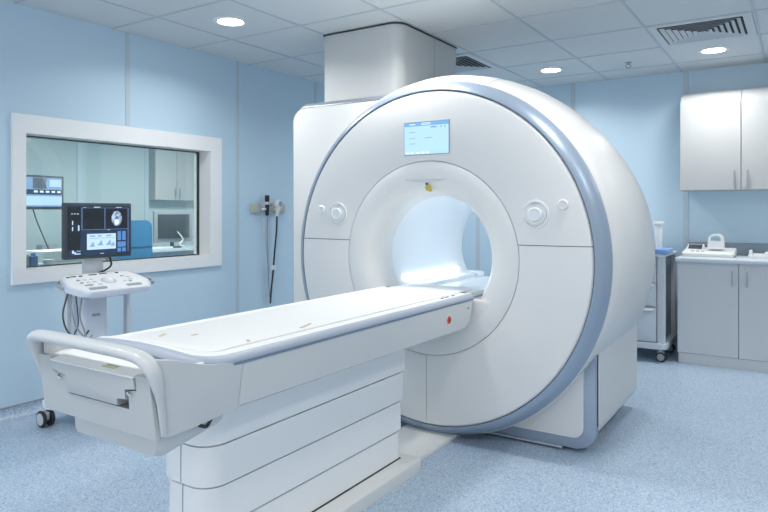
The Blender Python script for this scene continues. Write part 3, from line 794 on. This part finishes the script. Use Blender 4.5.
bm = new(); tube(bm, [(2.06, 3.45, .84), (2.035, 3.49, .855), (2.04, 3.55, .87), (2.08, 3.59, .885)], .008, 8); obj('probe_holder', bm, 'grey', cc)
bm = new(); tube(bm, [(2.22, 3.345, .812), (2.32, 3.335, .809), (2.42, 3.345, .812)], .008, 8); obj('front_grip', bm, 'dark', cc)
# cables
for i, pts in enumerate(([(2.04, 3.44, .83), (2.00, 3.42, .72), (2.03, 3.42, .62), (2.12, 3.44, .57), (2.18, 3.46, .60)],
            [(2.06, 3.44, .83), (2.05, 3.42, .74), (2.08, 3.42, .64), (2.15, 3.43, .56), (2.20, 3.46, .57)],
            [(2.08, 3.43, .83), (2.09, 3.42, .66), (2.07, 3.43, .58), (2.09, 3.44, .40), (2.10, 3.46, .20)],
            [(2.12, 3.43, .82), (2.10, 3.42, .70), (2.13, 3.42, .60), (2.16, 3.43, .50), (2.17, 3.44, .40)])):
    bm = new(); tube(bm, pts, .005 if i != 2 else .0035, 8); obj('cable', bm, 'dark' if i % 2 == 0 else 'grey', cc)
# monitor
obj('monitor_stand', Bx(2.235, 2.365, 3.60, 3.625, .82, 1.06, .006, 2), 'lgrey', cc)
mo = obj('monitor', Bx(2.092, 2.53, 3.555, 3.598, 1.010, 1.342, .008, 2), 'dark', cc)
bm = new(); tube(bm, [(2.40, 3.598, 1.02), (2.41, 3.59, .96), (2.36, 3.58, .93), (2.30, 3.59, .91)], .006, 8); obj('monitor_cable', bm, 'black', cc)
ox, oz, W, H = 2.108, 1.030, .406, .295
def scr(name, m_, rects, lay=0, par=mo):
    for (u0, u1, v0, v1) in rects: o = obj(name, Bx(ox+u0*W, ox+u1*W, 3.5535-lay*.0008-.0006, 3.5545-lay*.0008, oz+v0*H, oz+v1*H), m_, par)
    return o
scr('screen', 'scr_navy', [(0, 1, 0, 1)])
scr('image_pane', 'scr_black', [(.22, .57, .53, .95), (.60, .96, .53, .95)], 1)
scr('side_pane', 'scr_black', [(.0, .19, .12, .97)], 1)
scr('pane_border', 'scr_mid', [(.575, .578, .52, .96), (.21, .214, .52, .96), (.21, .97, .515, .519), (.2, .97, .955, .958), (.97, .973, .05, .96)], 2)
scr('bright_pane', 'scr_light', [(.29, .76, .11, .43)], 1)
scr('bright_pane_marks', 'scr_mid', [(.33, .42, .37, .40), (.46, .52, .37, .40), (.60, .68, .37, .40), (.32, .74, .335, .345)], 2)
bm = new()
for u, v, s_ in ((.37, .20, 1), (.50, .22, 1.1), (.64, .22, 1.2), (.71, .20, .8)):
    prism(bm, [(ox+(u-.045*s_)*W, oz+(v-.03)*H), (ox+(u+.04*s_)*W, oz+(v-.03)*H), (ox+(u+.02*s_)*W, oz+(v+.07*s_)*H), (ox+(u-.005)*W, oz+(v+.04)*H)], 3.5506, 3.5512, 'y')
obj('diagram_marks', bm, 'scr_mid', mo)
scr('button_pane', 'scr_blue', [(.79, .85, .28, .47), (.87, .93, .28, .47), (.79, .93, .14, .25), (.79, .85, .04, .12), (.87, .93, .04, .12)], 1)
scr('menu_text', 'scr_light', [(.06, .075, .62, .70), (.06, .075, .50, .58), (.15, .17, .50, .56), (.15, .17, .56, .61), (.05, .07, .83, .845), (.09, .11, .83, .845), (.13, .16, .83, .845), (.06, .12, .05, .075), (.06, .09, .075, .11), (.10, .19, .03, .05), (.13, .19, .09, .10), (.40, .50, .965, .98), (.76, .86, .965, .975), (.23, .28, .965, .97), (.62, .66, .50, .508), (.5, .56, .02, .03)], 2)
bm = new(); lathe(bm, [(3.5525, .047), (3.5530, .0475)], (0, 0), 'y', 40, closed=False)
for v in bm.verts: v.co = Vector((ox+.775*W+v.co.x*.88, v.co.y, oz+.74*H+v.co.z*1.12))
obj('scan_skull', bm, 'scr_light', mo)
bm = new(); lathe(bm, [(3.5515, .041), (3.5522, .0415)], (0, 0), 'y', 40, closed=False)
for v in bm.verts: v.co = Vector((ox+.775*W+v.co.x*.86, v.co.y, oz+.74*H+v.co.z*1.12))
obj('brain_scan', bm, 'scan', mo)
bm = new(); lathe(bm, [(3.5505, .017), (3.5512, .0175)], (0, 0), 'y', 24, closed=False)
for v in bm.verts: v.co = Vector((ox+.775*W+v.co.x, v.co.y, oz+.665*H+v.co.z))
obj('scan_bright_spot', bm, 'scr_white', mo)

# ================================================================== WALL INSTRUMENTS
t = thing('wall_instrument_mount', 'small cream wall plates holding two coiled handsets beside the window', 'wall bracket', (4.37, WL, 1.27))
obj('mounting_plate', Bx(4.15, 4.262, WL-.022, WL, 1.272, 1.362, .004, 2), 'cream', t)
obj('mounting_plate', Bx(4.41, 4.590, WL-.022, WL, 1.272, 1.355, .004, 2), 'cream', t)
obj('mounting_rail', Bx(4.25, 4.42, WL-.014, WL, 1.30, 1.335, .003, 1), 'lgrey', t)
bm = new(); box(bm, 4.275, 4.315, WL-.05, WL-.012, 1.298, 1.318, .005, 2); box(bm, 4.43, 4.50, WL-.05, WL-.02, 1.295, 1.315, .005, 2); obj('hook', bm, 'white', t)
h1 = thing('handset', 'slim handset with black head hanging on the cream wall plate', 'handset', (4.322, WL-.045, 1.25))
bm = new(); cyl(bm, (4.322, WL-.045, 1.375), (4.322, WL-.045, 1.435), .021, 16, bev=.006); obj('head', bm, 'black', h1)
bm = new(); cyl(bm, (4.322, WL-.045, 1.345), (4.322, WL-.045, 1.376), .013, 16); obj('neck', bm, 'white', h1)
bm = new(); cyl(bm, (4.322, WL-.045, 1.25), (4.322, WL-.045, 1.350), .016, 16, r1=.019, bev=.003); obj('grip', bm, 'black', h1)
bm = new(); tube(bm, [(4.322, WL-.045, 1.252), (4.323, WL-.045, 1.15), (4.33, WL-.04, .95), (4.35, WL-.035, .70), (4.37, WL-.03, .45)], .006, 8); obj('cable', bm, 'grey', h1)
h2 = thing('handset', 'handset with round white head and dark lens, right of the slim handset', 'handset', (4.455, WL-.05, 1.24))
bm = new(); lathe(bm, [(WL-.030, .038), (WL-.060, .045), (WL-.075, .040), (WL-.078, .034)], (4.462, 1.352), 'y', 32, closed=False); obj('head', bm, 'white', h2)
bm = new(); lathe(bm, [(WL-.0775, .027), (WL-.080, .025)], (4.466, 1.358), 'y', 24, closed=False); obj('lens', bm, 'splash', h2)
bm = new(); tube(bm, [(4.455, WL-.055, 1.325), (4.448, WL-.055, 1.28), (4.442, WL-.055, 1.24)], [.024, .022, .018, .015], 12); obj('grip', bm, 'white', h2)
bm = new(); tube(bm, [(4.442, WL-.055, 1.25), (4.44, WL-.05, 1.10), (4.42, WL-.045, .90), (4.405, WL-.04, .72), (4.385, WL-.035, .55), (4.38, WL-.03, .44)], .008, 8); obj('cable', bm, 'black', h2)
obj('cable_clip', Bx(4.385, 4.435, WL-.05, WL-.02, .745, .79, .005, 2), 'white', h2)
bm = new(); tube(bm, [(4.29, WL-.03, 1.26), (4.31, WL-.03, 1.0), (4.35, WL-.03, .75), (4.365, WL-.03, .45)], .004, 8); obj('spare_cable', bm, 'lgrey', h1)

# ================================================================== BACK WALL FURNITURE
def handle(par, x, y, z0, z1, name='handle'):
    bm = new(); cyl(bm, (x-.03, y, z0), (x-.03, y, z1), .006, 12, bev=.002)
    for z in (z0+.02, z1-.02): cyl(bm, (x, y, z), (x-.03, y, z), .004, 8)
    return obj(name, bm, 'steel', par)
# upper wall cabinet
uc = thing('wall_cabinet', 'pale wall cabinet with curved top hung high on the back wall', 'cabinet', (6.40, .43, 1.47))
xf = 6.225
def curved(x0, n=8, zt=2.375, zs=2.215):
    pts = []
    for k in range(n+1):
        a = PI/2*k/n; pts.append((x0+(WB-.012-x0)*(1-math.cos(a)), zs+(zt-zs)*math.sin(a)))
    return pts
YU0, YU1 = -.06, .90
bm = new(); prism(bm, [(WB, 1.472), (xf+.02, 1.472)]+curved(xf+.02)+[(WB, 2.375)], YU0, YU1, 'y'); obj('cabinet_body', bm, 'cab_up', uc, 25)
for (a, b, yh, nm) in ((.425, YU1-.002, .470, 0), (YU0, .419, .372, 1)):
    sh = curved(xf, 8); inner = [(x+.018, z-.006) for x, z in sh[:6]]
    bm = new(); prism(bm, [(xf, 1.476)]+sh[:6]+inner[::-1]+[(xf+.018, 1.476)], a, b, 'y', .0015, 1); d = obj('door', bm, 'cab_up', uc, 25)
    handle(d, xf, yh, 1.487, 1.64)
bm = new(); cyl(bm, (xf-.004, .392, 1.503), (xf, .392, 1.503), .009, 14); obj('lock', bm, 'steel', uc)
# base cabinet
bc = thing('base_cabinet', 'grey two-door base cabinet standing against the back wall', 'cabinet', (6.25, .42, 0))
xb = 5.95
obj('carcass', Bx(xb+.02, WB-.002, -.04, .878, .09, .86), 'cab', bc)
obj('kick_plinth', Bx(xb+.006, WB-.002, -.04, .872, 0, .085), 'cab', bc)
for (a, b, yh) in ((.4235, .876, .466), (-.04, .4175, .361)):
    d = obj('door', Bx(xb, xb+.019, a, b, .088, .858, .0015, 1), 'cab', bc); handle(d, xb, yh, .675, .802)
bm = new(); cyl(bm, (xb-.004, .378, .825), (xb, .378, .825), .009, 14); obj('lock', bm, 'steel', bc)
obj('carcass_edge', Bx(xb+.002, xb+.02, .876, .879, .088, .86), 'lgrey', bc)
tag(obj('countertop', Bx(5.905, WB, -.45, .892, .861, .896, .006, 3), 'counter'), 'light worktop on the grey base cabinet', 'countertop')
tag(obj('backsplash', Bx(WB-.018, WB, -.45, .875, .8965, 1.003, .003, 1), 'splash'), 'low grey upstand along the wall behind the worktop', 'backsplash')
# next cabinet beyond the frame edge
b2 = thing('base_cabinet', 'grey base cabinet at the right picture edge under the worktop', 'cabinet', (6.25, -.25, 0))
obj('carcass', Bx(xb+.02, WB-.002, -.45, -.043, .09, .86), 'cab', b2); obj('door', Bx(xb, xb+.019, -.45, -.045, .088, .858, .0015, 1), 'cab', b2); obj('kick_plinth', Bx(xb+.006, WB-.002, -.45, -.043, 0, .085), 'cab', b2)
# injector / charging station
st = thing('charging_station', 'cream desktop device with display on the left of the worktop', 'desktop device', (6.26, .66, .896))
bm = new(); prism(bm, rpoly([(6.115, .897), (6.40, .897), (6.40, .968), (6.135, .935), (6.115, .925)], [.006, .006, .012, .01, .006], 4), .468, .868, 'y', .012, 3); obj('body', bm, 'plinth', st)
bm = new(); prism(bm, [(6.24, .945), (6.39, .962), (6.39, .993), (6.33, .990)], .715, .85, 'y', .006, 2); p = obj('display_housing', bm, 'plinth', st)
bm = new(); box(bm, 6.255, 6.262, .665, .79, .955, .985, rot=Matrix.Rotation(math.radians(48), 3, 'Y')); 
bm.free(); bm = new(); prism(bm, [(6.262, .958), (6.325, .9895), (6.326, .9925), (6.260, .960)], .728, .838, 'y'); obj('display', bm, 'dark', p)
for y in (.79, .75, .71): obj('key', Bx(6.165, 6.19, y-.014, y+.014, .936, .945, .002, 1), 'grey', st)
obj('base_gasket', Bx(6.118, 6.398, .474, .862, .8962, .902), 'grey', st)
# handpiece ring standing on it
bm = new()
op = rpoly([(.545, .966), (.678, .966), (.670, 1.065), (.642, 1.092), (.582, 1.092), (.553, 1.065)], [.02, .02, .03, .03, .03, .03], 6)
ip = [(.612+(y-.612)*.60, 1.054+(z-1.029)*.34) for y, z in op]
ringprism(bm, op, ip, 6.20, 6.27, 'x')
bmesh.ops.bevel(bm, geom=[e for e in bm.edges if e.calc_face_angle(0) > 1.2], offset=.007, segments=3, profile=.5, affect='EDGES')
tag(obj('handpiece', bm, 'white'), 'rounded white handheld unit with a grip hole, on the cream device', 'handset')
# white tray
tr = thing('instrument_tray', 'low white tray on the worktop at the right picture edge', 'tray', (6.25, .22, .896))
bm = new(); prism(bm, rpoly([(6.13, .05), (6.42, .05), (6.42, .365), (6.13, .365)], .03, 5), .8965, .925, 'z', .005, 2); obj('tray_body', bm, 'white', tr)
bm = new(); box(bm, 6.16, 6.20, .335, .36, .92, .965, .006, 2); box(bm, 6.18, 6.38, .08, .25, .924, .945, .008, 2); obj('tray_insert', bm, 'white', tr)

# ================================================================== MEDICAL TROLLEY
mt = thing('medical_trolley', 'wheeled drawer trolley between scanner and base cabinet', 'trolley', (6.18, 1.24, 0))
obj('trolley_body', Bx(5.87, 6.40, 1.02, 1.54, .14, .90, .006, 2), 'cartbody', mt)
bm = new(); prism(bm, rpoly([(5.835, .958), (5.875, .958), (5.875, 1.025), (5.835, 1.025)], [.02, .004, .004, .02], 5), .16, .905, 'z'); obj('corner_post', bm, 'lgrey', mt)
bm = new(); prism(bm, rpoly([(6.37, .955), (6.41, .955), (6.41, 1.025), (6.37, 1.025)], [.01, .02, .004, .01], 5), .16, .905, 'z'); obj('corner_post', bm, 'lgrey', mt)
obj('side_panel', Bx(5.875, 6.37, .995, 1.02, .16, .90), 'splash', mt)
for z0, z1 in ((.17, .465), (.475, .675), (.685, .81), (.82, .89)):
    d = obj('drawer', Bx(5.845, 5.87, 1.03, 1.53, z0, z1, .004, 2), 'cartbody', mt)
    bm = new(); box(bm, 5.805, 5.846, 1.05, 1.51, z1-.028, z1-.006, .006, 2); obj('drawer_handle', bm, 'white', d)
bm = new(); prism(bm, rpoly([(5.815, .945), (6.42, .945), (6.42, 1.56), (5.815, 1.56)], .04, 5), .115, .165, 'z', .008, 2); obj('bumper_base', bm, 'cartbody', mt)
bm = new(); prism(bm, rpoly([(5.82, .95), (6.42, .95), (6.42, 1.56), (5.82, 1.56)], .04, 5), .905, .925, 'z', .006, 2); obj('trolley_top', bm, 'white', mt)
for x in (5.90, 6.34):
    for y in (1.0, 1.50): caster(x, y, mt, .042, 'grey')
bm = new(); prism(bm, rpoly([(5.80, .935), (6.12, .935), (6.12, 1.30), (5.80, 1.30)], .03, 5), .926, .966, 'z', .008, 2); tag(obj('blue_tray', bm, 'lblue'), 'shallow blue plastic tray on top of the drawer trolley', 'tray')
ci = thing('wipe_dispenser', 'tall white dispenser tube standing on the trolley next to the blue tray', 'dispenser', (6.10, 1.045, .925))
bm = new(); cyl(bm, (6.20, 1.07, .926), (6.20, 1.07, 1.165), .026, 24, r1=.033, bev=.004); obj('tube', bm, 'white', ci)
bm = new(); cyl(bm, (6.20, 1.07, 1.165), (6.20, 1.07, 1.195), .044, 24, bev=.006); obj('cap', bm, 'white', ci)

# ================================================================== CONTROL ROOM
kc = thing('hanging_cabinet', 'two-door wall cabinet seen through the control room window', 'cabinet', (5.3, 6.65, 1.42))
obj('cabinet_body', Bx(4.95, 5.92, 6.52, 6.62, 1.42, 2.06), 'cab_up', kc)
for a, b, xh in ((4.952, 5.268, 5.235), (5.272, 5.595, 5.305), (5.599, 5.918, 5.88)):
    d = obj('door', Bx(a, b, 6.50, 6.519, 1.422, 2.058, .002, 1), 'cab_up', kc)
    bm = new(); cyl(bm, (xh, 6.475, 1.45), (xh, 6.475, 1.57), .006, 8); obj('handle', bm, 'steel', d)
ck = thing('control_desk', 'pale desk along the far side of the control room', 'desk', (5.1, 6.3, 0))
obj('desktop', Bx(4.30, 6.3, 5.95, 6.61, .83, .86, .004, 1), 'counter', ck)
for x in (4.34, 6.22): obj('desk_leg', Bx(x, x+.04, 6.0, 6.6, 0, .83), 'grey', ck)
km = thing('desk_monitor', 'dark computer monitor seen from behind on the control room desk', 'monitor', (4.93, 6.15, .86))
RZ = Matrix.Rotation(math.radians(-12), 3, 'Z')
bm = new(); box(bm, 4.69, 5.17, 6.13, 6.17, .925, 1.29, .008, 2, rot=RZ); obj('casing', bm, 'grey', km)
bm = new(); box(bm, 4.74, 5.12, 6.11, 6.132, .97, 1.25, .004, 2, rot=RZ, piv=(4.93, 6.15, 1.1)); obj('back_panel', bm, 'dark', km)
bm = new(); cyl(bm, (4.93, 6.17, .875), (4.93, 6.16, 1.0), .022, 12); cyl(bm, (4.93, 6.17, .861), (4.93, 6.17, .875), .11, 24); obj('stand', bm, 'dark', km)
bm = new(); tube(bm, [(4.95, 6.10, 1.05), (4.99, 6.05, .96), (4.93, 6.04, .90), (5.02, 6.03, .87)], .007, 8); obj('cable', bm, 'white', km)
tag(obj('keyboard', Bx(4.44, 4.80, 5.98, 6.08, .8605, .885, .006, 2), 'white'), 'white keyboard on the control room desk', 'keyboard')
ch = thing('office_chair', 'blue fabric office chair behind the monitor in the control room', 'chair', (3.98, 5.75, 0))
bm = new(); prism(bm, rpoly([(3.80, .60), (4.215, .60), (4.20, 1.195), (3.80, 1.195)], [.04, .04, .05, .05], 6), 5.57, 5.63, 'y', .018, 3); obj('backrest', bm, 'chair', ch)
bm = new(); prism(bm, rpoly([(3.77, 5.64), (4.23, 5.64), (4.23, 6.08), (3.77, 6.08)], .07, 6), .46, .53, 'z', .02, 3); obj('seat', bm, 'chair', ch)
bm = new(); cyl(bm, (4.0, 5.86, .08), (4.0, 5.86, .46), .025, 16); obj('gas_lift', bm, 'dark', ch)
bm = new(); tube(bm, [(4.0, 5.80, .44), (4.0, 5.66, .46), (4.0, 5.64, .62)], .018, 8); obj('back_support', bm, 'dark', ch)
for k in range(5):
    a = 2*PI*k/5+.3; e = Vector((4.0+.27*math.cos(a), 5.86+.27*math.sin(a), .06))
    bm = new(); cyl(bm, (4.0, 5.86, .09), e, .02, 10, r1=.013); l = obj('leg', bm, 'dark', ch)
    bm = new(); cyl(bm, e+Vector((0, -.015, -.032)), e+Vector((0, .015, -.032)), .027, 14); obj('wheel', bm, 'rubber', l)
obj('back_seam', Bx(3.81, 4.205, 5.566, 5.5705, .925, .93), 'dark', ch)
# wall display
tv = thing('wall_monitor', 'wide lit monitor on a bracket seen through the left of the window', 'monitor', (3.25, 6.0, 1.32))
TR = Matrix.Rotation(math.radians(7), 3, 'Z'); pv = (3.51, 6.02, 1.45)
def tbx(*a, **k):
    bm = new(); box(bm, *a, rot=TR, piv=pv, **k); return bm
fr = obj('casing', tbx(2.96, 3.515, 6.0, 6.04, 1.305, 1.625, bev=.006), 'dark', tv)
obj('screen', tbx(2.98, 3.495, 5.9975, 5.9995, 1.332, 1.605), 'scr_mid', fr)
obj('image_pane', tbx(3.19, 3.33, 5.996, 5.997, 1.50, 1.60), 'scr_grey', fr)
obj('timeline_bar', tbx(2.985, 3.49, 5.996, 5.997, 1.445, 1.492), 'scr_navy', fr)
for k in range(5):
    x = 3.20+k*.060; obj('thumbnail', tbx(x, x+.038, 5.9945, 5.9955, 1.463, 1.482), 'scr_white', fr)
obj('status_pane', tbx(2.985, 3.49, 5.996, 5.997, 1.345, 1.43), 'scr_light', fr)
obj('lower_pane', tbx(3.36, 3.48, 5.996, 5.997, 1.52, 1.59), 'scr_light', fr)
bm = new(); tube(bm, [(3.22, 6.03, 1.50), (3.20, 6.3, 1.62), (3.20, 6.61, 1.62)], .02, 10); box(bm, 3.12, 3.28, 6.59, 6.62, 1.52, 1.72); obj('bracket', bm, 'grey', tv)
bm = new(); tube(bm, [(3.23, 6.03, 1.33), (3.27, 6.03, 1.20), (3.35, 6.04, 1.02), (3.42, 6.05, .87)], .006, 8); obj('power_cable', bm, 'dark', tv)
# second desk left with grey box
ds2 = thing('side_desk', 'white side desk in the left of the control room', 'desk', (3.2, 6.35, 0))
obj('desktop', Bx(2.3, 3.75, 5.95, 6.61, .83, .86, .004, 1), 'counter', ds2)
for x in (2.34, 3.67): obj('desk_leg', Bx(x, x+.04, 6.0, 6.6, 0, .83), 'grey', ds2)
tag(obj('desk_phone', Bx(3.42, 3.58, 6.2, 6.32, .8605, .955, .008, 2), 'grey'), 'small grey box on the side desk behind the console monitor', 'box')
# counter below the window with clutter
wc = thing('window_counter', 'narrow counter just inside the control room window', 'counter', (2.9, 4.55, 0))
obj('counter_top', Bx(2.2, 4.1, 4.315, 4.85, .85, .875, .004, 1), 'greenish', wc)
for x in (2.24, 4.02): obj('counter_leg', Bx(x, x+.04, 4.36, 4.80, 0, .85), 'grey', wc)
for k, (x0, x1, y0, y1, z0, z1, lb) in enumerate(((2.46, 2.95, 4.46, 4.74, .8755, .925, 'lower white paper box on the window counter'), (2.48, 2.93, 4.48, 4.74, .9255, 1.005, 'upper white paper box on the window counter'))):
    bm = new(); box(bm, x0, x1, y0, y1, z0, z1, .006, 2); tag(obj('paper_box', bm, 'white'), lb, 'box', 'paper boxes behind the window')
for i, (x, lb) in enumerate(((2.47, 'clear plastic cup left of the boxes'), (2.57, 'pale plastic cup in front of the white boxes'))):
    pass
bt = thing('spray_bottle', 'blue plastic bottle on the window counter left of the paper boxes', 'bottle', (2.44, 4.42, .875))
bm = new(); cyl(bm, (2.372, 4.42, .876), (2.372, 4.42, .985), .030, 20, bev=.006); obj('body', bm, 'bottle', bt)
bm = new(); cyl(bm, (2.372, 4.42, .985), (2.372, 4.42, 1.005), .016, 14); obj('cap', bm, 'lblue', bt)
bm = new(); prism(bm, rpoly([(2.265, 4.38), (2.33, 4.38), (2.33, 4.46), (2.265, 4.46)], .012, 3), .8755, .995, 'z', .004, 1); tag(obj('file_holder', bm, 'greenish'), 'green-grey container left of the blue bottle', 'container')
bm = new(); cyl(bm, (2.47, 4.40, .8755), (2.47, 4.40, .955), .030, 20, r1=.036, bev=.003); tag(obj('plastic_cup', bm, 'lgrey'), 'grey plastic cup in front of the paper boxes', 'cup')

# ================================================================== WORLD, CAMERA
wd = bpy.data.worlds.new('World'); S.world = wd; wd.use_nodes = True
bg = wd.node_tree.nodes['Background']; bg.inputs['Color'].default_value = (.97, .965, .96, 1); bg.inputs['Strength'].default_value = 1.25
cam = bpy.data.cameras.new('camera'); co = bpy.data.objects.new('camera', cam); COL.objects.link(co)
co.location = (0, 0, 1.30); co.rotation_euler = (PI/2, 0, math.atan2(.545, .838)-PI/2)
cam.lens = 30; cam.sensor_width = 36; cam.shift_y = -46/768; cam.clip_start = .05
S.camera = co
S.view_settings.view_transform = 'Standard'; S.view_settings.look = 'None'; S.view_settings.exposure = .15; S.view_settings.gamma = 1; S.view_settings.use_curve_mapping = False
